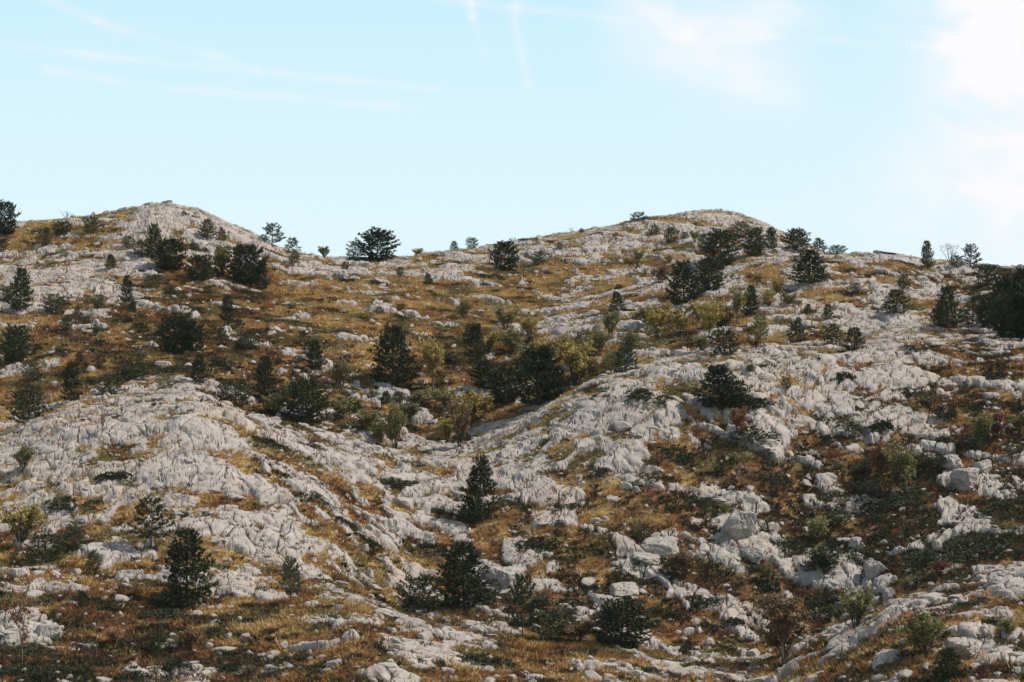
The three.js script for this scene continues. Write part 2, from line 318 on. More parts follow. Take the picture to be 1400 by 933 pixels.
// ---------------------------------------------------------------- places on the hill, for labels
function place(x, D) {
  const u = 700 + F * x / D;
  if (D < 157) return u < 600 ? 'on the amber grass foot slope' : u < 1060 ? 'on the golden grass rim before the dark hollow' : 'on the rocky knoll before the dark hollow';
  if (D < 212) return u < 500 ? 'on the broad limestone dome' : u < 860 ? 'on the slabby limestone ridge' : u < 1060 ? 'on the slope above the dark hollow' : 'on the dark heathy side of the hollow';
  if (D < 240) return u < 950 ? 'in the wooded gully behind the limestone dome' : 'on the shoulder above the slabby ridge';
  if (D < 276) return u < 700 ? 'on the grassy slope below the saddle' : u < 1080 ? 'on the rocky spur below the pointed peak' : 'on the rocky shoulder beside the big dark thicket';
  return u < 330 ? 'on the bouldery round summit' : u < 640 ? 'on the saddle between the two summits' : u < 1120 ? 'on the flank of the pointed peak' : 'on the flat skyline beside the big dark thicket';
}

// ---------------------------------------------------------------- bedrock outcrops: one thing each
const outcropAt = new Int32Array(NC * NR).fill(-1), outcrops = [];
{
  const cell = new Int32Array((NC - 1) * (NR - 1)).fill(-1), seedOf = new Int32Array((NC - 1) * (NR - 1));
  for (let j = 0; j < NR - 1; j++) for (let i = 0; i < NC - 1; i++) {
    const k = j * NC + i, q = j * (NC - 1) + i;
    if (Math.max(off[k], off[k + 1], off[k + NC], off[k + NC + 1]) <= 0) { seedOf[q] = -1; continue; }
    const D = gD(j), x = gT(i) * D;
    worley((x + 1.2 * vnoise(x / 2, D / 2, 101)) / 13 + 3, (D + 1.2 * vnoise(x / 2, D / 2, 103)) / 11, 105);   // the hill's rock breaks up into masses
    seedOf[q] = (wI + 500) * 1000 + wJ;
  }
  const stack = [], comps = [];
  for (let q0 = 0; q0 < cell.length; q0++) {
    if (cell[q0] >= 0 || seedOf[q0] < 0) continue;
    const id = comps.length, list = []; stack.push(q0); cell[q0] = id;
    while (stack.length) {
      const q = stack.pop(); list.push(q); const i = q % (NC - 1);
      for (const n of [i ? q - 1 : -1, i < NC - 2 ? q + 1 : -1, q - (NC - 1), q + NC - 1]) if (n >= 0 && n < cell.length && cell[n] < 0 && seedOf[n] === seedOf[q]) { cell[n] = id; stack.push(n); }
    }
    comps.push(list);
  }
  comps.sort((a, b) => b.length - a.length);
  console.log('rock pieces', comps.length, comps.slice(0, 5).map((c) => c.length), comps[299]?.length, 'quads', comps.reduce((s, c) => s + c.length, 0));
  const col = new Float32Array(NC * NR * 3), o = [0, 0, 0];
  for (let j = 0; j < NR; j++) { const D = gD(j); for (let i = 0; i < NC; i++) { const k = j * NC + i; if (off[k] > -0.39) { limestone(gT(i) * D, D, soil[k] + off[k], o); col.set(o, k * 3); } } }
  const build = (list) => {
    const map = new Map(), pos = [], cc = [], uv = [], idx = []; let sx = 0, sD = 0;
    const vert = (k) => { let n = map.get(k); if (n === undefined) { n = map.size; map.set(k, n); const i = k % NC, j = (k / NC) | 0, D = gD(j), x = gT(i) * D, y = soil[k] + off[k]; const il = Math.max(0, i - 6), ir = Math.min(NC - 1, i + 6), jl = Math.max(0, j - 6), jr = Math.min(NR - 1, j + 6), sx1 = (soil[j * NC + ir] - soil[j * NC + il]) / ((gT(ir) - gT(il)) * D), sd = (soil[jr * NC + i] - soil[jl * NC + i]) / (gD(jr) - gD(jl)), nl = Math.hypot(sx1, 1, sd), tip = clamp(off[k], 0, 0.8) / nl;
      pos.push(x - sx1 * tip * 0.8, y, -D + sd * tip * 0.8); cc.push(col[k * 3], col[k * 3 + 1], col[k * 3 + 2]); uv.push((x + 0.2 * D) / 5, (y * 0.9 - D * 0.45) / 5); } return n; };
    for (const q of list) { const i = q % (NC - 1), j = (q / (NC - 1)) | 0, k = j * NC + i, a = vert(k), b = vert(k + 1), c = vert(k + NC), d = vert(k + NC + 1); if ((i + j) & 1) idx.push(a, b, c, b, d, c); else idx.push(a, b, d, a, d, c); sx += gT(i) * gD(j); sD += gD(j); }
    const cx = sx / list.length, cD = sD / list.length, cy = groundY(cx, cD);
    for (let n = 0; n < pos.length; n += 3) { pos[n] -= cx; pos[n + 1] -= cy; pos[n + 2] += cD; }
    const g = new THREE.BufferGeometry(); g.setAttribute('position', new THREE.Float32BufferAttribute(pos, 3)); g.setAttribute('color', new THREE.Float32BufferAttribute(cc, 3)); g.setAttribute('uv', new THREE.Float32BufferAttribute(uv, 2)); g.setIndex(idx);
    const m = solid(new THREE.Mesh(g, M.rock)); m.position.set(cx, cy, -cD); scene.add(m); return m;
  };
  const rest = [];
  comps.forEach((list, n) => {
    if (n >= 290 || list.length < 40) { rest.push(...list); return; }
    const m = build(list), D = -m.position.z, size = list.length > 6000 ? 'massive cracked limestone outcrop' : list.length > 2200 ? 'broad limestone outcrop' : list.length > 700 ? 'limestone outcrop' : 'small limestone hump';
    m.name = numbered('limestone_outcrop');
    later.push([m, m.position.x, D, size, 'rock outcrop']);
    const id = outcrops.push(m) - 1;
    for (const q of list) { const i = q % (NC - 1), j = (q / (NC - 1)) | 0; outcropAt[j * NC + i] = id; }
  });
  if (rest.length) { const m = build(rest); m.name = 'rubble'; tag(m, 'scattered pale limestone chips poking through the dry grass', 'rubble', null, 'stuff'); }
}

// ---------------------------------------------------------------- loose rocks
function rockShape(seed, detail, flat) {
  const r = rng(seed), pl = [], cr = [];
  for (let k = 0; k < (detail > 3 ? 12 : 8); k++) { const z = r() * 2 - 1, t = r() * 6.283, s = Math.sqrt(1 - z * z); pl.push([s * Math.cos(t), z, s * Math.sin(t), (detail > 3 ? 0.5 : 0.34) + 0.34 * r()]); }
  pl.push([0.2 * (r() - 0.5), 1, 0.2 * (r() - 0.5), flat]);
  for (let k = 0; k < 5; k++) { const t = r() * 3.14, q = (r() - 0.5) * 1.6; cr.push([Math.cos(t), 0.5 * (r() - 0.5), Math.sin(t), q * 0.5]); }
  const g = new THREE.IcosahedronGeometry(1, detail), p = g.attributes.position, col = new Float32Array(p.count * 3);
  for (let i = 0; i < p.count; i++) {
    let x = p.getX(i), y = p.getY(i), z = p.getZ(i), m = 1;
    for (const [a, b, c, d] of pl) { const t = a * x + b * y + c * z; if (t > 0.01) m = Math.min(m, d / t); }
    m *= 1 + (detail > 3 ? 1 : 0.4) * (0.06 * vnoise(x * 2.5 + seed, y * 2.5 + z * 2, 7) + 0.08 * vnoise(x * 6 + seed, y * 6 - z * 5, 8));
    if (detail > 3) { for (const [a, b, c, d] of cr) { const t = Math.abs(a * x + b * y + c * z - d + 0.12 * vnoise(x * 3 + seed, y * 3 + z, 6)); m *= 1 - 0.13 * (1 - sst(0, 0.07, t)); } m *= 1 + 0.035 * vnoise(x * 13 + seed, y * 13 + z * 11, 5); }
    p.setXYZ(i, x * m, y * m, z * m);
    const k = 1 + 0.25 * vnoise(x * 1.4 + seed, z * 1.4 + y, 9) + 0.2 * vnoise(x * 5, y * 5 + z * 4, 10);
    col[i * 3] = 0.35 * k; col[i * 3 + 1] = 0.315 * k; col[i * 3 + 2] = 0.29 * k;
  }
  g.deleteAttribute('normal'); g.setAttribute('color', new THREE.BufferAttribute(col, 3));
  return g;
}
const bigRocks = []; for (let k = 0; k < 6; k++) bigRocks.push(rockShape(800 + k * 17, 8, 0.5 + 0.1 * (k % 3)));
const rocks = []; for (let k = 0; k < 10; k++) rocks.push(rockShape(200 + k * 13, 2, 0.45 + 0.3 * (k % 3) / 2));
const smallRocks = []; for (let k = 0; k < 4; k++) smallRocks.push(rockShape(500 + k * 7, 2, 0.5));
const turn = new THREE.Quaternion(), up = new THREE.Vector3(0, 1, 0);
function rockMesh(geo, x, D, y, sx, sy, sz, r, lean = 0.35) {
  const m = solid(new THREE.Mesh(geo, M.boulder)), n = normalAt(x, D).lerp(up, 0.3).normalize();
  m.position.set(x, y, -D); m.scale.set(sx, sy, sz);
  m.quaternion.setFromUnitVectors(up, n).multiply(turn.setFromEuler(new THREE.Euler((r() - 0.5) * lean, r() * 6.283, (r() - 0.5) * lean)));
  return m;
}
{
  const r = rng(77);
  const named = [ // u, v of the foot, width and height in survey units, label
    [1012, 738, 66, 62, 'tall pyramid-shaped limestone boulder above the dark hollow'], [1030, 765, 50, 34, 'rounded limestone boulder at the foot of the pyramid-shaped boulder'], [905, 755, 66, 26, 'flat bedded limestone slab beside the pyramid-shaped boulder'], [885, 768, 56, 18, 'tilted limestone slab below the flat bedded slab'],
    [850, 812, 64, 22, 'square-edged limestone slab on the russet slope of the hollow'], [62, 872, 54, 32, 'blocky limestone boulder behind the slender russet-leaved tree'], [1322, 668, 50, 34, 'large cracked boulder in the boulder cluster on the heath'], [1300, 640, 44, 30, 'pale boulder behind the large cracked boulder on the heath'], [1345, 645, 40, 26, 'rounded boulder beside the large cracked boulder on the heath'],
    [1195, 790, 40, 34, 'angular pale boulder standing in dark heath'], [1170, 750, 34, 24, 'pale boulder above the angular boulder in dark heath'], [690, 800, 74, 34, 'smooth limestone slab behind the dense dark conifer'], [535, 848, 70, 22, 'long smooth limestone slab on the golden grass edge'], [655, 868, 44, 24, 'rounded limestone slab below the dense dark conifer'],
    [313, 873, 14, 13, 'small upright white stone in the amber grass'], [336, 876, 22, 13, 'squat white stone next to the small upright white stone'], [460, 912, 34, 18, 'pale angular stone at the foot of the amber slope'], [622, 546, 30, 18, 'pale boulder among the olive bushes of the gully'], [618, 556, 30, 13, 'flat pale boulder among the olive bushes of the gully'],
    [1215, 905, 70, 26, 'long rounded limestone block below the olive bush on the knoll'], [1150, 885, 70, 24, 'low tapering limestone block on the knoll'], [1320, 895, 66, 38, 'bulky limestone block beside the small dark pine on the knoll'],
  ];
  for (const [u, v, w, h, label] of named) {
    const s = spot(u, v), sx = metres(w, s.D) * 0.52, sy = metres(h, s.D) * 0.62;
    const m = rockMesh(bigRocks[Math.floor(r() * 6)], s.x, s.D, s.y + sy * 0.22, sx, sy, sx * (0.7 + 0.3 * r()), r, 0.2);
    m.name = numbered('boulder'); tag(m, label, 'boulder'); scene.add(m);
  }
  const cand = [];
  for (let k = 0; k < 6500; k++) {
    const u = r() * 1440 - 20, v = 290 + r() * 660, [a, b] = ray(u, v);
    const D = 124 + 206 * r(), x = (u - 700) / F * D, y = groundY(x, D), [uu, vv] = survey(x, y, D), c = mapAt(ROCK, uu, vv) / 9.4, o = offAt(x, D);
    if (o > 0.1 || c < 0.08 || r() > 0.25 + 2.4 * c * (1 - c)) continue;
    cand.push([x, D, 0.12 + 0.16 * r() + 0.7 * Math.pow(r(), 7) * (0.4 + c), r()]);
  }
  cand.sort((p, q) => q[2] / q[1] - p[2] / p[1]);
  cand.slice(0, 270).forEach(([x, D, s], n) => {
    const y = surfaceY(x, D), m = rockMesh(rocks[n % 10], x, D, y + s * 0.08, s * (0.9 + 0.5 * r()), s * (0.55 + 0.35 * r()), s * (0.8 + 0.3 * r()), r);
    m.name = numbered('boulder'); later.push([m, x, D, (s > 0.42 ? 'big ' : s < 0.22 ? 'small ' : '') + (m.scale.y < 0.62 * s ? 'flat' : m.scale.y > 0.82 * s ? 'chunky' : 'loose') + ' pale limestone boulder', 'boulder']); scene.add(m);
  });
  const restN = cand.slice(270);
  const per = smallRocks.map(() => []);
  for (const c of restN) per[Math.floor(c[3] * 4)].push(c);
  for (let k = 0; k < 44000; k++) {
    const D = 124 + 206 * r(), u = r() * 1460 - 30, x = (u - 700) / F * D, y = groundY(x, D), [uu, vv] = survey(x, y, D), c = mapAt(ROCK, uu, vv) / 9.4;
    if (offAt(x, D) > 0.05 || r() > 0.02 + 1.1 * c * c + 0.4 * c + 0.3 * mapAt(SCRUB, uu, vv) / 9 * c + 0.1 * mapAt(SCRUB, uu, vv) / 9 || vnoise(x / 1.8, D / 1.8, 111) < 0.12 - 0.5 * c) continue;
    per[k % 4].push([x, D, 0.08 + 0.16 * r() * r() + 0.07 * c, r()]);
  }
  const mt = new THREE.Matrix4(), p = new THREE.Vector3(), q = new THREE.Quaternion(), sc = new THREE.Vector3(), root = new THREE.Group();
  root.name = 'loose_stones'; tag(root, 'countless small white stones strewn through the dry grass', 'stones', null, 'stuff'); scene.add(root);
  per.forEach((list, n) => {
    const im = solid(new THREE.InstancedMesh(smallRocks[n], M.boulder, list.length)); im.name = 'stone_scatter'; im.userData.kind = 'stuff';
    list.forEach(([x, D, s], k) => { p.set(x, surfaceY(x, D) + s * 0.3, -D); q.setFromEuler(new THREE.Euler(r() * 0.8, r() * 6.28, r() * 0.8)); sc.set(s * (0.8 + 0.7 * r()), s * (0.6 + 0.4 * r()), s); im.setMatrixAt(k, mt.compose(p, q, sc)); });
    root.add(im);
  });
  // blocks broken from the beds: parts of their outcrop
  let nb = 0; const count = new Map();
  for (let k = 0; k < 12000 && nb < 1500; k++) {
    const j = Math.floor(r() * NR), i = Math.floor(r() * NC), kk = j * NC + i, id = outcropAt[kk]; if (id < 0 || off[kk] < 0.13) continue;
    const c = count.get(id) ?? 0; if (c > 120) continue; count.set(id, c + 1); nb++;
    const D = gD(j), x = gT(i) * D, s = (0.2 + 0.35 * r() * r()) * (0.7 + D / 500), o = outcrops[id];
    const m = rockMesh(rocks[nb % 10], x, D, soil[kk] + off[kk] + s * 0.02, s * (1.1 + 0.8 * r()), s * (0.45 + 0.3 * r()), s * (0.8 + 0.3 * r()), r, 0.5);
    m.position.sub(o.position); m.name = 'block'; o.add(m);
  }
  console.log('boulders', cand.length, 'blocks', nb);
}

// ---------------------------------------------------------------- trees and shrubs
class Leaves {
  constructor() { this.p = []; this.c = []; }
  tri(a, b, c, k) { this.p.push(...a, ...b, ...c); for (let i = 0; i < 3; i++) this.c.push(k[0], k[1], k[2]); }
  // a spray of needles or leaves: blades fanning from o about direction d
  spray(o, d, n, len, wid, spread, k, r) {
    for (let i = 0; i < n; i++) {
      let x = d[0] + spread * (r() * 2 - 1), y = d[1] + spread * (r() * 2 - 1), z = d[2] + spread * (r() * 2 - 1); const l = Math.hypot(x, y, z) || 1, L = len * (0.7 + 0.6 * r()); x /= l; y /= l; z /= l;
      let ax = r() - 0.5, ay = r() - 0.5, az2 = r() - 0.5; let cx = y * az2 - z * ay, cy = z * ax - x * az2, cz = x * ay - y * ax; const m = wid / (Math.hypot(cx, cy, cz) || 1); cx *= m; cy *= m; cz *= m;
      const t = [o[0] + x * L, o[1] + y * L, o[2] + z * L], h = [o[0] + x * L * 0.45, o[1] + y * L * 0.45, o[2] + z * L * 0.45];
      this.tri([h[0] + cx, h[1] + cy, h[2] + cz], t, [o[0] - cx * 0.6, o[1] - cy * 0.6, o[2] - cz * 0.6], k);
    }
  }
  leaf(o, s, k, r) {
    const t = r() * 6.28, e = (r() - 0.5) * 2.4, ax = Math.cos(t) * Math.cos(e), ay = Math.sin(e), az2 = Math.sin(t) * Math.cos(e), bx = -Math.sin(t), bz = Math.cos(t), q = (r() - 0.5) * 1.2;
    const a = [o[0] + ax * s, o[1] + ay * s, o[2] + az2 * s], b = [o[0] + bx * s * 0.5, o[1] + q * s * 0.5, o[2] + bz * s * 0.5], c = [o[0] - bx * s * 0.5, o[1] - q * s * 0.5, o[2] - bz * s * 0.5];
    this.tri(c, b, a, k);
  }
  geo() { const g = new THREE.BufferGeometry(); g.setAttribute('position', new THREE.Float32BufferAttribute(this.p, 3)); g.setAttribute('color', new THREE.Float32BufferAttribute(this.c, 3)); return g; }
}
class Wood {
  constructor() { this.p = []; this.i = []; }
  limb(pts, sides) { // pts: [x, y, z, radius]
    const b0 = this.p.length / 3;
    pts.forEach(([x, y, z, rad], n) => {
      const q = pts[Math.min(n + 1, pts.length - 1)], o = pts[Math.max(n - 1, 0)]; const d = new THREE.Vector3(q[0] - o[0], q[1] - o[1], q[2] - o[2]).normalize(), s = new THREE.Vector3(1, 0.1, 0.3).cross(d).normalize(), t = d.clone().cross(s);
      for (let k = 0; k < sides; k++) { const a = k / sides * 6.283, c = Math.cos(a) * rad, e = Math.sin(a) * rad; this.p.push(x + s.x * c + t.x * e, y + s.y * c + t.y * e, z + s.z * c + t.z * e); }
      if (n) for (let k = 0; k < sides; k++) { const a = b0 + (n - 1) * sides + k, b = b0 + (n - 1) * sides + (k + 1) % sides; this.i.push(a, b, a + sides, b, b + sides, a + sides); }
    });
  }
  geo() { const g = new THREE.BufferGeometry(); g.setAttribute('position', new THREE.Float32BufferAttribute(this.p, 3)); g.setIndex(this.i); g.computeVertexNormals(); return g; }
}
// all built 1 m tall in proportion 1:1 (crown width 1 m at full spread); scaled by the planting list
function pineShape(seed, o) {  // o: foot (bare trunk share), shape exponent, gaps, tufts per branch, whorls
  const r = rng(seed), L = new Leaves(), Wd = new Wood(), bend = (r() - 0.5) * 0.08, trunk = [];
  const tx = (t) => bend * t * t + 0.012 * Math.sin(t * 7 + seed);
  for (let k = 0; k <= 8; k++) { const t = k / 8; trunk.push([tx(t), t * 0.98 - 0.03 * (k === 0), 0, 0.02 * (1 - 0.85 * t) + 0.002]); }
  Wd.limb(trunk, 7);
  for (let w = 0; w < o.whorls; w++) {
    const t = o.foot + (0.97 - o.foot) * (w + 0.3 * r()) / o.whorls, s = (t - o.foot) / (1 - o.foot);
    const reach = 0.5 * (o.round ? Math.pow(Math.sin(Math.PI * clamp(0.18 + 0.80 * s, 0, 1)), 0.75) : Math.pow(1 - s, o.taper) * (0.62 + 0.38 * sst(0, 0.18, s))) + 0.03;
    const nb = o.branches + Math.floor(r() * 3);
    for (let b = 0; b < nb; b++) {
      if (r() < o.gaps) continue;
      const a = (b + r() * 0.8) / nb * 6.283 + w * 1.9, len = reach * (0.62 + 0.5 * r()), lift = (0.1 + 0.5 * s) + (r() - 0.5) * 0.25, ca = Math.cos(a), sa = Math.sin(a), y0 = t, tipY = len * lift;
      const at = (q) => [tx(t) + ca * len * q, y0 + tipY * q * q + 0.02 * q, sa * len * q];
      Wd.limb([[...at(0), 0.006], [...at(0.5), 0.004], [...at(1), 0.0015]], 3);
      const nt = Math.max(3, Math.round(o.tufts * (0.4 + len * 1.6)));
      for (let k = 0; k < nt; k++) {
        const q = (o.bare ?? 0.25) + (1 - (o.bare ?? 0.25)) * Math.sqrt((k + r()) / nt), p = at(q), side = (r() - 0.5) * 0.24 * (0.35 + len) * (1.25 - q * 0.6);
        p[0] += -sa * side + (r() - 0.5) * 0.03; p[2] += ca * side + (r() - 0.5) * 0.03; p[1] += (r() - 0.45) * 0.045;
        const g = 0.72 + 0.56 * r(), warm = 1 + 0.25 * (r() - 0.5);
        L.spray(p, [ca * 0.7 - sa * side * 3, 0.55, sa * 0.7 + ca * side * 3], o.blades, o.needle * (0.8 + 0.5 * r()), o.needle * 0.24, 0.75, [g * warm, g, g / warm], r);
      }
    }
  }
  for (let k = 0; k < 6; k++) L.spray([tx(1), 0.93 + 0.012 * k, 0], [0, 1, 0], o.blades, o.needle, o.needle * 0.24, 0.6, [1, 1, 1], r);
  return { crown: L.geo(), trunk: Wd.geo() };
}
function bushShape(seed, o) {  // several stems from one root, leaves in clumps
  const r = rng(seed), L = new Leaves(), Wd = new Wood(), tips = [];
  for (let k = 0; k < o.stems; k++) {
    const a = r() * 6.283, out = 0.08 + 0.34 * r(), hgt = (0.6 + 0.36 * r()) * (1 - out * 0.35), ca = Math.cos(a), sa = Math.sin(a), base = o.single ? 0.012 : 0.06 * r(), split = o.single ? 0.3 + 0.3 * r() : 0;
    const at = (q) => { const e = Math.max(0, q - split) / (1 - split); return [ca * (base * (o.single ? e : 1) + out * Math.pow(e, 1.3)), hgt * q, sa * (base + out * Math.pow(e, 1.3))]; };
    const rad = 0.013 * (0.6 + r());
    Wd.limb([0, 0.33, 0.66, 1].map((q) => [...at(q), rad * (1 - 0.8 * q)]), 4);
    for (let m = 0; m < o.twigs; m++) {
      const q = 0.3 + 0.7 * Math.sqrt(r()), p = at(q), b = r() * 6.283, l = 0.08 + 0.16 * r(), tip = [p[0] + Math.cos(b) * l, p[1] + l * (0.2 + 0.7 * r()), p[2] + Math.sin(b) * l];
      if (q < (o.from ?? 0.3)) continue;
      Wd.limb([[...p, 0.004], [...tip, 0.0012]], 3); tips.push([p, tip]);
      if (o.fine) for (let f = 0; f < o.fine; f++) { const e = 0.3 + 0.7 * r(), s = tip.map((v, n) => p[n] + (v - p[n]) * e); Wd.limb([[...s, 0.002], [s[0] + (r() - 0.5) * 0.12, s[1] + r() * 0.12, s[2] + (r() - 0.5) * 0.12, 0.0006]], 3); }
    }
  }
  for (const [p, tip] of tips) for (let k = 0; k < o.leaves; k++) {
    const e = 0.25 + 0.85 * r(), g = 0.65 + 0.7 * r(), warm = 1 + 0.35 * (r() - 0.5);
    L.leaf([p[0] + (tip[0] - p[0]) * e + (r() - 0.5) * 0.09, p[1] + (tip[1] - p[1]) * e + (r() - 0.5) * 0.08, p[2] + (tip[2] - p[2]) * e + (r() - 0.5) * 0.09], o.size * (0.6 + 0.8 * r()), [g * warm, g, g / warm], r);
  }
  return { crown: L.p.length ? L.geo() : null, trunk: Wd.geo() };
}
function matShape(seed) {      // a juniper mat: 1 m across, 0.3 m tall, lobed
  const r = rng(seed), L = new Leaves(), lobes = []; for (let k = 0; k < 7; k++) lobes.push([(r() - 0.5) * 0.62, (r() - 0.5) * 0.5, 0.14 + 0.16 * r(), 0.14 + 0.14 * r()]);
  for (let k = 0; k < 310; k++) {
    const [cx, cz, rad, hh] = lobes[k % 7], a = r() * 6.283, q = Math.sqrt(r()), x = cx + Math.cos(a) * rad * q, z = cz + Math.sin(a) * rad * q, y = hh * Math.sqrt(Math.max(0, 1 - q * q)) * (0.75 + 0.35 * r()), g = 0.65 + 0.7 * r(), warm = 1 + 0.3 * (r() - 0.5);
    L.spray([x, y * 0.8, z], [Math.cos(a) * q, 0.8, Math.sin(a) * q], 5, 0.085, 0.017, 0.7, [g * warm, g, g / warm], r);
  }
  const Wd = new Wood(); for (let k = 0; k < 5; k++) { const [cx, cz, , hh] = lobes[k]; Wd.limb([[0, -0.03, 0, 0.012], [cx * 0.5, hh * 0.3, cz * 0.5, 0.008], [cx, hh * 0.6, cz, 0.003]], 4); }
  return { crown: L.geo(), trunk: Wd.geo() };
}
const mk = (f, n, seed, o) => Array.from({ length: n }, (_, k) => f(seed + k * 31, o));
const SH = {
  P: mk(pineShape, 4, 900, { foot: 0.05, taper: 0.72, gaps: 0.1, tufts: 11, whorls: 14, branches: 7, blades: 6, needle: 0.058, bare: 0.1 }),      // dense cone
  R: mk(pineShape, 3, 1300, { foot: 0.02, round: true, gaps: 0.05, tufts: 13, whorls: 13, branches: 7, blades: 6, needle: 0.064, bare: 0.1 }),     // broad and round
  S: mk(pineShape, 4, 1700, { foot: 0.22, taper: 0.6, gaps: 0.14, tufts: 12, whorls: 10, branches: 5, blades: 6, needle: 0.058, bare: 0.35 }),       // open crown, trunk showing
  p: mk(pineShape, 3, 4500, { foot: 0.05, taper: 0.72, gaps: 0.03, tufts: 7, whorls: 11, branches: 6, blades: 5, needle: 0.082, bare: 0.1 }), r: mk(pineShape, 3, 4700, { foot: 0.02, round: true, gaps: 0.03, tufts: 7, whorls: 10, branches: 6, blades: 5, needle: 0.082, bare: 0.1 }),   // the same, for small ones
  B: mk(bushShape, 4, 2100, { stems: 12, twigs: 10, leaves: 20, size: 0.052 }),
  T: mk(bushShape, 3, 2500, { stems: 10, twigs: 10, leaves: 18, size: 0.05, single: true, from: 0.45 }),                                             // small tree, clear stem
  Y: mk(bushShape, 3, 2900, { stems: 5, twigs: 8, leaves: 12, size: 0.045, single: true, from: 0.4 }),                                                // sapling
  N: mk(bushShape, 3, 3300, { stems: 8, twigs: 8, leaves: 1, size: 0.03, fine: 3 }),                                                                // nearly bare
  J: mk(matShape, 5, 3700),
  Q: mk(pineShape, 3, 4100, { foot: 0.02, round: true, gaps: 0.05, tufts: 5, whorls: 7, branches: 6, blades: 5, needle: 0.1, bare: 0.1 }),            // young bushy pine
};
const KIND = {
  P: ['pine_tree', 'dark conical pine', 'pine tree'], R: ['pine_tree', 'dark rounded bushy pine', 'pine tree'], Q: ['young_pine', 'knee-high bushy young pine', 'young pine'], S: ['pine_tree', 'open-crowned pine with its trunk showing', 'pine tree'],
  B: ['bush', 'bush', 'bush'], T: ['small_tree', 'leafy small tree', 'small tree'], Y: ['sapling', 'thin sapling', 'sapling'], N: ['bare_shrub', 'almost leafless twiggy shrub', 'bare shrub'], J: ['juniper_mat', 'low spreading juniper mat', 'juniper'],
};
const COLN = { pineDark: '', pine: '', pineGrey: 'grey-green ', olive: 'olive ', yellow: 'yellowing ', russet: 'russet ', brown: 'brown ', red: 'dark red ', juniper: 'dark green ', juniperOlive: 'olive green ' };
const plantR = rng(99), planted = [];
function plant(kind, u, v, w, h, mat, label) {
  const s = spot(u, v); planted.push([s.x, s.D, metres(w, s.D) / 2]);
  plantAt(kind, s.x, s.D, metres(w, s.D), metres(h, s.D), mat, label);
}
function plantAt(kind, x, D, w, h, mat, label) {
  const list = SH[(kind === 'P' || kind === 'R') && h < 2.4 ? kind.toLowerCase() : kind], v = list[Math.floor(plantR() * list.length)], g = new THREE.Group(), [name, words, cat] = KIND[kind];
  g.name = numbered(name);
  if (v.trunk) { const t = solid(new THREE.Mesh(v.trunk, kind === 'T' || kind === 'Y' || kind === 'N' ? M.paleBark : M.bark)); t.name = kind === 'J' || kind === 'B' || kind === 'N' ? 'stem' : 'trunk'; g.add(t); }
  if (v.crown) { const c = solid(new THREE.Mesh(v.crown, M[mat])); c.name = kind === 'J' || kind === 'B' || kind === 'N' ? 'foliage' : 'crown'; g.add(c); }
  const y = kind === 'J' ? surfaceY(x, D) : groundY(x, D) + Math.max(0, offAt(x, D) * 0.6);
  g.position.set(x, y - 0.04, -D);
  const grow = kind === 'J' ? [w * 1.15, h * 1.9, w * 0.8] : 'PRSQ'.includes(kind) ? [w * (kind === 'R' ? 1.08 : 1.2), h * 1.04, w * (kind === 'R' ? 1.08 : 1.2)] : [w * 1.12, h * 1.15, w * 1.12];
  g.scale.set(...grow);
  const spin = plantR() * 6.283;
  if (kind === 'J') { g.quaternion.setFromUnitVectors(up, normalAt(x, D)); g.rotateY((plantR() - 0.5) * 0.9 + (plantR() < 0.5 ? Math.PI : 0)); } else g.rotation.y = spin;
  const big = kind === 'J' ? (w > 2 ? 'wide ' : '') : h > 2.6 ? 'tall ' : h < 1.1 ? 'small ' : '', pre = big + COLN[mat] + words;
  if (label) tag(g, label, cat); else later.push([g, x, D, pre, cat]);
  scene.add(g);
}
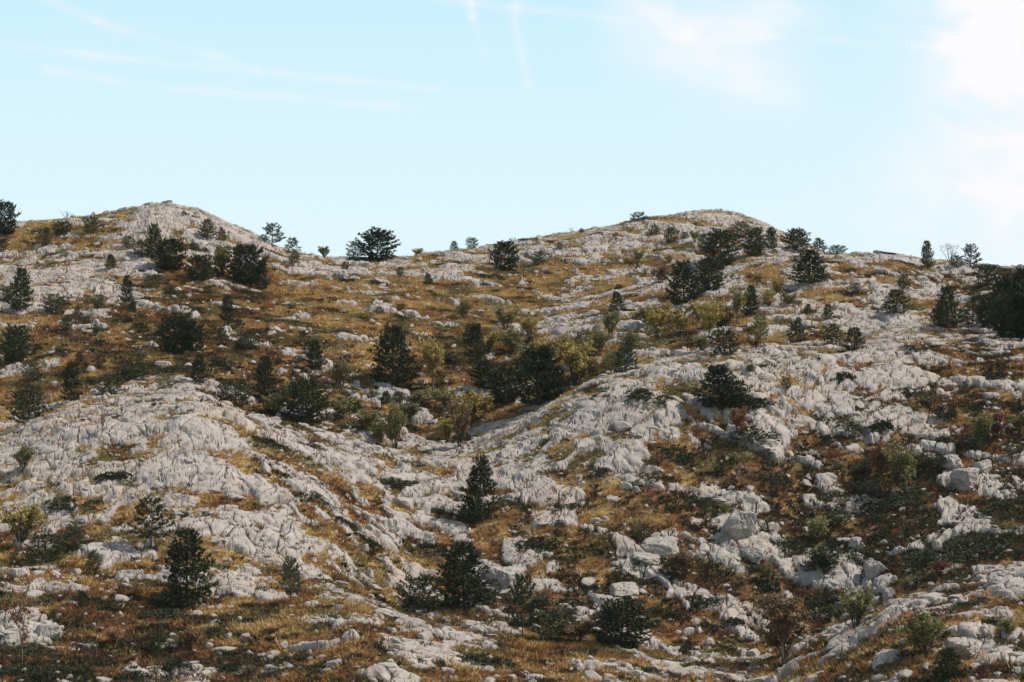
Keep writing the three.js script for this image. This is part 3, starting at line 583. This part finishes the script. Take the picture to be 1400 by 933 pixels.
const TREES = [
  // the round summit and the slope below it
  ['R', 6, 322, 34, 43, 'pineDark', 'dark pine on the skyline beside the bouldery round summit'], ['N', 90, 301, 20, 13, 'brown', 'leafless twiggy shrub on the skyline near the bouldery round summit'], ['R', 85, 322, 26, 18, 'pine'], ['R', 58, 339, 22, 17, 'pine'], ['P', 63, 322, 9, 11, 'pine'], ['R', 124, 322, 22, 24, 'pine'], ['R', 2, 346, 16, 17, 'pineDark'],
  ['P', 211, 352, 28, 44, 'pine'], ['R', 232, 371, 42, 40, 'pineDark', 'dark rounded pine clump under the bouldery round summit'], ['R', 193, 354, 26, 24, 'pine'], ['R', 175, 341, 16, 17, 'pineGrey'], ['P', 283, 331, 24, 27, 'pineGrey'], ['P', 303, 334, 15, 19, 'pine'], ['R', 264, 344, 14, 11, 'pine'], ['P', 151, 372, 16, 20, 'pineDark'],
  ['P', 27, 427, 36, 58, 'pine', 'tall ragged pine beside the pale slab below the round summit'], ['R', 10, 410, 18, 18, 'pine'], ['R', 72, 431, 26, 27, 'pine'], ['P', 105, 433, 10, 14, 'pineDark'], ['P', 173, 417, 20, 38, 'pineDark'], ['P', 181, 428, 13, 15, 'pineDark'], ['R', 135, 427, 17, 20, 'pine'], ['R', 119, 419, 13, 14, 'pineGrey'], ['R', 208, 396, 22, 18, 'pineGrey'],
  ['R', 272, 385, 34, 34, 'pine'], ['B', 304, 377, 34, 40, 'olive'], ['R', 336, 390, 50, 52, 'pineDark', 'broad dark pine thicket below the lone skyline pine'], ['P', 310, 441, 21, 36, 'pineDark'], ['R', 240, 484, 48, 50, 'pineDark', 'big dark rounded pine on the russet slope above the dome'], ['R', 264, 483, 34, 40, 'pineDark'], ['P', 303, 468, 17, 19, 'pine'], ['R', 338, 480, 30, 25, 'pine'], ['R', 20, 497, 38, 48, 'pine'], ['R', 90, 453, 18, 18, 'pine'],
  ['P', 97, 555, 30, 54, 'pineDark', 'dark conical pine rising behind the edge of the dome'], ['R', 38, 583, 54, 44, 'pineDark', 'wide dark pine at the edge of the limestone dome'], ['P', 108, 502, 15, 20, 'pine'], ['R', 40, 525, 22, 30, 'pineGrey'], ['P', 272, 528, 26, 40, 'pineDark'], ['R', 150, 546, 38, 32, 'pine'], ['R', 225, 538, 26, 22, 'olive'], ['R', 322, 556, 46, 36, 'pine'], ['R', 180, 520, 40, 20, 'pine'],
  // the saddle
  ['S', 372, 340, 32, 31, 'pineGrey', 'lone open-crowned pine on the skyline above the saddle'], ['S', 399, 352, 21, 24, 'pineGrey'], ['B', 443, 356, 18, 17, 'olive'], ['R', 486, 359, 24, 27, 'pineGrey', 'smaller grey-green pine touching the big round skyline pine'], ['R', 515, 358, 52, 41, 'pineDark', 'big round dark pine on the skyline of the saddle'], ['B', 570, 351, 16, 11, 'yellow'], ['P', 621, 345, 13, 14, 'pineGrey'], ['R', 645, 341, 17, 15, 'pineGrey'], ['R', 690, 372, 38, 38, 'pineDark', 'dark round pine alone below the saddle skyline'],
  ['P', 358, 397, 22, 38, 'pineDark'], ['R', 402, 363, 14, 14, 'pine'], ['R', 472, 373, 11, 12, 'pine'], ['R', 547, 378, 11, 12, 'pine'], ['P', 585, 391, 14, 16, 'pine'], ['B', 635, 438, 22, 27, 'olive'], ['R', 548, 425, 13, 9, 'pine'], ['R', 518, 431, 13, 11, 'pine'],
  // the wooded gully
  ['P', 537, 532, 66, 80, 'pineDark', 'large dark pine standing at the head of the gully'], ['P', 650, 498, 28, 52, 'pineDark'], ['P', 642, 470, 22, 26, 'pine'], ['P', 431, 507, 26, 40, 'pineDark'], ['T', 592, 538, 46, 74, 'yellow', 'yellowing small tree beside the large dark pine in the gully'], ['B', 668, 484, 30, 28, 'yellow'], ['B', 691, 453, 28, 31, 'olive'], ['P', 362, 550, 34, 60, 'pineDark', 'dark pine behind the shoulder of the limestone dome'], ['R', 418, 581, 66, 57, 'pine', 'broad dark bush-like pine overlapping the dome edge'], ['B', 378, 570, 36, 28, 'olive'], ['B', 466, 532, 36, 38, 'olive'],
  ['P', 527, 553, 15, 17, 'pineDark'], ['R', 546, 553, 17, 14, 'pine'], ['B', 540, 617, 36, 58, 'olive', 'upright olive bush above the low point of the ridge'], ['B', 580, 562, 52, 25, 'olive'], ['B', 648, 582, 52, 44, 'yellow', 'wide yellowing bush on the gully grass'], ['B', 628, 616, 30, 62, 'brown', 'tall brownish bush beside the upright olive bush'], ['R', 662, 535, 34, 38, 'pineDark'], ['R', 690, 552, 44, 46, 'pineDark'], ['P', 735, 556, 84, 78, 'pineDark', 'biggest dark pine mass against the ridge in the gully'], ['R', 755, 548, 44, 44, 'pineDark'],
  ['B', 787, 528, 56, 56, 'yellow', 'large yellow-green bush beside the biggest dark pine mass'], ['R', 802, 512, 32, 32, 'pine'], ['P', 855, 513, 40, 38, 'pineGrey'], ['R', 838, 508, 28, 26, 'olive'], ['B', 720, 520, 40, 44, 'olive'],
  ['B', 560, 577, 32, 24, 'olive'], ['B', 612, 602, 34, 30, 'yellow'], ['B', 505, 592, 42, 28, 'olive'], ['B', 470, 574, 32, 26, 'olive'], ['B', 702, 484, 32, 32, 'olive'], ['B', 746, 502, 38, 38, 'yellow'], ['B', 770, 492, 32, 32, 'yellow'], ['B', 820, 484, 30, 30, 'olive'], ['B', 862, 482, 32, 28, 'olive'], ['B', 610, 560, 34, 24, 'olive'], ['B', 520, 606, 30, 26, 'olive'], ['B', 585, 500, 26, 30, 'yellow'],
  // the pointed peak and its spur
  ['S', 873, 305, 26, 13, 'pineGrey', 'flat-topped pine on the skyline of the pointed peak'], ['N', 782, 321, 11, 9, 'brown'], ['P', 795, 320, 7, 7, 'pineDark'], ['N', 702, 330, 10, 9, 'brown'], ['R', 895, 322, 15, 13, 'pine'], ['R', 918, 334, 20, 22, 'pine'], ['R', 765, 345, 9, 11, 'pineDark'], ['R', 737, 363, 20, 17, 'pine'], ['B', 873, 360, 14, 18, 'olive'], ['R', 936, 330, 10, 10, 'pine'], ['B', 950, 335, 14, 17, 'olive'], ['R', 985, 364, 48, 46, 'pine', 'broad round pine on the flank of the pointed peak'], ['R', 965, 345, 24, 24, 'pineGrey'], ['R', 1013, 326, 20, 22, 'pineGrey'], ['R', 1032, 352, 30, 38, 'pineGrey'], ['P', 1054, 342, 22, 30, 'pine'], ['R', 915, 360, 9, 9, 'pine'], ['N', 892, 386, 18, 30, 'brown'],
  ['B', 903, 391, 26, 27, 'brown'], ['P', 935, 420, 54, 60, 'pineDark', 'large dark pine on the crest of the rocky spur'], ['R', 970, 403, 42, 44, 'pine'], ['P', 846, 400, 12, 10, 'pineDark'], ['P', 843, 430, 22, 27, 'pineDark'], ['B', 835, 463, 28, 36, 'olive'], ['B', 725, 470, 26, 34, 'yellow'], ['B', 898, 464, 32, 38, 'yellow'], ['T', 970, 470, 40, 52, 'yellow', 'yellow-green small tree below the dark spur pine'], ['T', 1008, 442, 36, 46, 'olive'], ['P', 1026, 434, 26, 42, 'pineDark'], ['R', 990, 490, 42, 36, 'pineDark', 'ragged dark pine at the top of the slabby ridge'], ['S', 1040, 481, 26, 48, 'olive'], ['B', 1033, 480, 20, 22, 'russet'], ['B', 955, 440, 26, 26, 'yellow'], ['B', 906, 442, 26, 26, 'yellow'], ['B', 932, 458, 30, 28, 'yellow'], ['B', 882, 448, 26, 24, 'olive'], ['B', 986, 446, 30, 30, 'yellow'], ['B', 1052, 424, 24, 24, 'yellow'], ['B', 1078, 420, 20, 20, 'olive'], ['B', 960, 486, 26, 24, 'olive'],
  ['R', 1090, 347, 34, 30, 'pineGrey'], ['P', 1120, 348, 22, 20, 'pine'], ['R', 1145, 348, 26, 12, 'pineGrey'], ['P', 1107, 392, 56, 46, 'pineDark', 'broad dark pine alone on the rocky shoulder'], ['P', 1105, 430, 12, 14, 'pine'], ['B', 1062, 406, 22, 22, 'yellow'],
  ['P', 1268, 369, 20, 38, 'pineGrey'], ['N', 1300, 366, 34, 33, 'brown', 'leafless grey shrub on the flat skyline'], ['R', 1308, 372, 18, 18, 'pine'], ['S', 1328, 368, 27, 32, 'pineGrey', 'open-crowned pine on the flat skyline beside the leafless shrub'], ['R', 1348, 392, 30, 28, 'pine'], ['P', 1372, 462, 46, 76, 'pineDark', 'tall black pine thicket on the rocky shoulder'], ['P', 1396, 458, 48, 84, 'pineDark', 'tallest black pine of the thicket on the rocky shoulder'], ['R', 1384, 464, 54, 58, 'pineDark'], ['R', 1352, 454, 30, 42, 'pineDark'], ['P', 1424, 458, 50, 72, 'pineDark'], ['R', 1410, 462, 50, 62, 'pineDark'], ['R', 1450, 455, 50, 60, 'pineDark'],
  ['R', 1236, 398, 19, 20, 'pine'], ['P', 1225, 435, 42, 33, 'pine'], ['R', 1170, 404, 14, 16, 'pineGrey'], ['P', 1132, 442, 18, 22, 'pineDark'], ['P', 1090, 472, 28, 34, 'pineDark'], ['R', 1138, 475, 30, 30, 'pine'], ['P', 1168, 481, 32, 30, 'pineDark'], ['P', 1296, 452, 40, 58, 'pine', 'ragged pine beside the tall black thicket'], ['R', 1330, 448, 34, 26, 'pine'], ['R', 1335, 414, 18, 16, 'pine'], ['R', 1285, 448, 24, 24, 'pine'],
  // the dome, the ridge and the hollow
  ['Y', 140, 600, 16, 40, 'russet', 'reddish sapling on the crest of the limestone dome'], ['B', 32, 647, 32, 34, 'olive'], ['Y', 80, 708, 22, 44, 'olive'], ['S', 207, 753, 56, 66, 'pine', 'open pine just behind the wide pine below the dome'], ['P', 255, 828, 74, 98, 'pineDark', 'wide dark pine with drooping shade below the dome'], ['R', 235, 836, 60, 26, 'pineDark', 'low dark pine skirt at the foot of the wide pine below the dome'], ['P', 127, 783, 20, 29, 'pineGrey'], ['B', 28, 748, 60, 50, 'yellow', 'wide olive-yellow bush at the foot of the dome'], ['R', 62, 774, 56, 40, 'pine'], ['R', 97, 757, 34, 28, 'pine'], ['Y', 30, 912, 58, 104, 'russet', 'slender russet-leaved tree on the amber foot slope'],
  ['P', 657, 716, 52, 86, 'pineDark', 'shapely dark pine standing alone on the slabby ridge'], ['R', 640, 718, 36, 26, 'pine'], ['S', 397, 826, 28, 60, 'pineGrey', 'thin open sapling pine on the amber slope'], ['P', 634, 836, 84, 88, 'pineDark', 'dense black-green conifer above the golden grass edge'], ['R', 573, 842, 58, 47, 'pineDark', 'low dark bush beside the dense black-green conifer'], ['Y', 690, 903, 14, 22, 'red', 'small red sapling on the golden grass rim'], ['S', 715, 878, 42, 84, 'pineDark', 'thin dark pine standing in the hollow edge'], ['R', 850, 888, 80, 62, 'pineDark', 'wide dark bush behind the golden grass rim'], ['R', 752, 876, 52, 38, 'pine'], ['B', 790, 880, 46, 30, 'brown'], ['Y', 727, 742, 12, 36, 'red', 'slim red sapling on the slabby ridge'], ['T', 1070, 906, 78, 86, 'brown', 'large brown-leaved bushy tree at the bottom of the hollow'], ['B', 1072, 900, 66, 60, 'brown'],
  ['P', 985, 563, 66, 58, 'pineDark', 'dark pine leaning over the pale crest of the ridge'], ['R', 1000, 566, 56, 36, 'pineDark'], ['B', 1012, 608, 32, 41, 'russet', 'russet bush below the dark pine on the ridge crest'], ['B', 1027, 515, 16, 14, 'olive'], ['Y', 820, 622, 14, 22, 'brown'], ['R', 1075, 537, 15, 16, 'pine'], ['T', 1240, 678, 52, 66, 'olive', 'thin olive small tree on the dark heath'], ['B', 1205, 655, 36, 46, 'russet', 'russet bush beside the thin olive tree on the heath'], ['B', 1345, 608, 44, 42, 'olive'], ['B', 1362, 604, 26, 36, 'red', 'dark red bush among boulders on the heath'], ['B', 1395, 594, 28, 28, 'olive'], ['B', 1170, 862, 46, 54, 'olive'], ['B', 1264, 902, 66, 60, 'olive', 'wide olive bush on the rocky knoll'], ['P', 1298, 930, 38, 40, 'pineDark', 'small dark pine on the rocky knoll'], ['B', 1285, 790, 24, 22, 'red'], ['P', 212, 897, 22, 28, 'pine'], ['B', 1115, 745, 40, 34, 'olive'], ['B', 1130, 790, 56, 36, 'pine'], ['B', 935, 790, 42, 34, 'brown'], ['B', 1050, 800, 20, 28, 'olive'],
];
for (const t of TREES) plant(...t);
const MATS = [
  [125, 453, 38, 10], [165, 441, 28, 13], [250, 422, 38, 11], [195, 449, 26, 10], [475, 385, 26, 9], [515, 389, 30, 10], [665, 380, 26, 9], [660, 392, 18, 8], [857, 429, 26, 10], [1160, 403, 34, 9], [165, 522, 80, 19], [153, 662, 48, 21], [105, 697, 72, 16], [368, 608, 48, 16], [435, 619, 32, 11], [545, 668, 68, 19], [382, 652, 32, 13], [1032, 562, 64, 21], [890, 553, 60, 20], [925, 625, 44, 13], [818, 653, 40, 12], [745, 608, 30, 11], [820, 547, 26, 15], [980, 583, 36, 11], [1030, 608, 60, 17], [1150, 520, 46, 21], [1145, 577, 68, 17], [1200, 594, 46, 22], [1355, 524, 32, 11], [30, 926, 84, 24], [100, 921, 60, 20], [325, 852, 64, 18], [660, 912, 84, 20], [560, 873, 44, 10], [430, 917, 44, 16], [245, 846, 90, 20], [735, 748, 56, 22], [850, 800, 30, 12], [1130, 690, 60, 18], [1230, 690, 90, 20], [1320, 760, 110, 22], [1250, 770, 70, 16], [1085, 750, 50, 18], [1190, 700, 50, 16], [1080, 870, 50, 18], [960, 830, 46, 18], [905, 840, 44, 16], [1000, 860, 40, 14], [1390, 690, 50, 18], [1350, 700, 60, 14], [1160, 640, 50, 14], [1250, 540, 44, 14], [1290, 575, 40, 12], [1380, 560, 40, 14], [1330, 830, 56, 16], [1210, 730, 44, 16], [640, 760, 40, 13], [500, 745, 42, 12], [600, 700, 40, 11], [470, 720, 36, 11], [180, 885, 50, 14], [330, 920, 60, 16], [60, 900, 60, 16], [250, 920, 50, 14], [140, 830, 40, 12], [290, 775, 40, 10], [440, 690, 36, 11], [700, 690, 40, 11], [780, 700, 34, 10], [770, 770, 40, 12], [890, 660, 40, 14], [960, 690, 50, 14], [1060, 660, 50, 14], [1290, 610, 50, 14], [1340, 490, 40, 10], [1250, 485, 34, 9], [20, 470, 30, 10], [60, 490, 34, 10], [200, 500, 40, 12], [300, 500, 36, 12], [350, 470, 34, 10], [410, 530, 36, 12], [480, 560, 36, 12], [560, 590, 40, 12], [700, 500, 40, 12], [620, 570, 34, 10], [30, 365, 26, 7], [150, 300, 26, 6], [130, 335, 26, 7], [320, 350, 26, 8], [700, 375, 28, 7], [810, 325, 30, 5], [720, 330, 24, 5], [1210, 349, 34, 5], [1240, 362, 30, 6], [1160, 372, 30, 9], [1300, 395, 28, 8], [780, 330, 24, 6],
];
MATS.forEach(([u, v, w, h], n) => plant('J', u, v, w, h, n % 4 === 2 ? 'juniperOlive' : 'juniper'));
{ // the rest of the scrub that can be told apart, after the scrub survey
  const r = rng(55); let made = 0;
  for (let k = 0; k < 6000 && made < 190; k++) {
    const u = r() * 1420 - 10, v = 330 + r() * 610, sc = mapAt(SCRUB, u, v) / 9; if (r() > sc * sc * 1.6) continue;
    const s = spot(u, v); if (offAt(s.x, s.D) > 0.1 || vnoise(s.x / 5, s.D / 5, 121) < 0.05 - 0.3 * sc) continue;
    if (planted.some(([x, D, q]) => Math.hypot(x - s.x, D - s.D) < q * 0.6 + 0.35)) continue;
    const w = 0.5 + 1.5 * r() * (0.4 + sc), q = r(); planted.push([s.x, s.D, w / 2]); made++;
    if (q < 0.62) plantAt('J', s.x, s.D, w * 1.2, w * 0.28, q < 0.4 ? 'juniper' : 'juniperOlive');
    else if (q < 0.86) plantAt('Q', s.x, s.D, w * 0.7, w * 0.55, q < 0.75 ? 'pine' : 'pineGrey');
    else plantAt('B', s.x, s.D, w * 0.75, w * 0.6, q < 0.93 ? 'olive' : 'brown');
  }
}
console.log('planted', planted.length);

// ---------------------------------------------------------------- labels by what a thing stands beside
{
  const marks = scene.children.filter((o) => o.userData.label && o.userData.category && !o.userData.kind).map((o) => [o.position.x, -o.position.z, o.userData.label]);
  const n = (t) => t.trim().split(/\s+/).length;
  for (const [o, x, D, pre, cat] of later) {
    let best = 9, lab = pre + ' ' + place(x, D);
    for (const [mx, mD, ml] of marks) { const d = Math.hypot(mx - x, mD - D), t = pre + (d < 3 ? ' beside the ' : ' near the ') + ml.replace(/^the /, ''); if (d < best && n(t) <= 16) { best = d; lab = t; } }
    tag(o, lab, cat, lab);
  }
}

// ---------------------------------------------------------------- grass and heath
function tuft(seed, n, len, wid, spread) {
  const r = rng(seed), p = [], c = [];
  for (let k = 0; k < n; k++) {
    const a = r() * 6.283, q = spread * Math.sqrt(r()), bx = Math.cos(a) * q * 0.6, bz = Math.sin(a) * q * 0.6, t = r() * 6.283, l = len * (0.55 + 0.6 * r()), lean = 0.25 + 0.6 * r(), dx = Math.cos(a + r() - 0.5) * l * lean, dz = Math.sin(a + r() - 0.5) * l * lean, wx = Math.cos(t) * wid, wz = Math.sin(t) * wid, g = 0.75 + 0.5 * r();
    p.push(bx - wx, -0.03, bz - wz, bx + wx, -0.03, bz + wz, bx + dx, l * (1.05 - lean * 0.5), bz + dz); for (let i = 0; i < 3; i++) c.push(g, g, g);
  }
  const geo = new THREE.BufferGeometry(); geo.setAttribute('position', new THREE.Float32BufferAttribute(p, 3)); geo.setAttribute('color', new THREE.Float32BufferAttribute(c, 3)); return geo;
}
{
  const r = rng(66), tufts = [tuft(1, 14, 0.26, 0.022, 0.22), tuft(2, 12, 0.34, 0.02, 0.18), tuft(3, 16, 0.2, 0.026, 0.25)], lists = tufts.map(() => []), heath = [[], []], o = [0, 0, 0];
  for (let k = 0; k < 430000; k++) {
    const D = Math.sqrt(122 * 122 + (332 * 332 - 122 * 122) * r()), x = (r() * 2 - 1) * 0.21 * D, q = r(), of = offAt(x, D);
    if (of > 0.02) { if (!(of < 0.22 && q < 0.12)) continue; }
    const y = groundY(x, D) + Math.max(0, of), [u, v] = survey(x, y, D), sc = mapAt(SCRUB, u, v) / 9, hn = fbm(x / 2.6, D / 2.6, 131, 3) + 0.25 * vnoise(x / 0.8, D / 0.8, 137);
    if (hn > 0.38 - 0.7 * sc && r() < 0.75) { heath[q < 0.5 ? 0 : 1].push([x, y, D, q]); continue; }
    lists[Math.floor(r() * 3)].push([x, y, D, q, u, v]);
  }
  const mt = new THREE.Matrix4(), p = new THREE.Vector3(), qt = new THREE.Quaternion(), s3 = new THREE.Vector3(), col = new THREE.Color(), e = new THREE.Euler();
  const grassRoot = new THREE.Group(); grassRoot.name = 'grass'; tag(grassRoot, 'dry golden and amber grass covering the hillside', 'grass', null, 'stuff'); scene.add(grassRoot);
  lists.forEach((list, n) => {
    const im = solid(new THREE.InstancedMesh(tufts[n], M.grass, list.length)); im.name = 'grass_tufts'; im.userData.kind = 'stuff';
    list.forEach(([x, y, D, q, u, v], k) => { p.set(x, y, -D); qt.setFromEuler(e.set((q - 0.5) * 0.5, q * 50, 0)); const s = 0.55 + 0.75 * hash(k, n, 141); s3.set(s * 1.15, s, s * 1.15); im.setMatrixAt(k, mt.compose(p, qt, s3)); grassTint(x, D, u, v, hash(k, n, 143), o); im.setColorAt(k, col.setRGB(o[0], o[1], o[2])); });
    grassRoot.add(im);
  });
  const heathRoot = new THREE.Group(); heathRoot.name = 'heath'; tag(heathRoot, 'dark low heath and withered herbs between the rocks', 'heath', null, 'stuff'); scene.add(heathRoot);
  const ht = [tuft(7, 22, 0.24, 0.03, 0.3), tuft(8, 18, 0.3, 0.03, 0.26)];
  heath.forEach((list, n) => {
    const im = solid(new THREE.InstancedMesh(ht[n], M.grass, list.length)); im.name = 'heath_clumps'; im.userData.kind = 'stuff';
    list.forEach(([x, y, D, q], k) => {
      p.set(x, y, -D); qt.setFromEuler(e.set(0, q * 50, 0)); const s = 0.6 + 0.7 * hash(k, n, 151); s3.set(s * 1.2, s, s * 1.2); im.setMatrixAt(k, mt.compose(p, qt, s3));
      const w = vnoise(x / 2, D / 2, 153) + 0.5 * (hash(k, n, 155) - 0.5), g = 0.8 + 0.4 * hash(k, n, 157); if (w > 0.2) col.setRGB(0.11 * g, 0.06 * g, 0.03 * g); else if (w > -0.1) col.setRGB(0.06 * g, 0.06 * g, 0.025 * g); else col.setRGB(0.035 * g, 0.045 * g, 0.02 * g);
      im.setColorAt(k, col);
    });
    heathRoot.add(im);
  });
  console.log('grass', lists.map((l) => l.length), 'heath', heath.map((l) => l.length));
}

renderer.render(scene, camera);
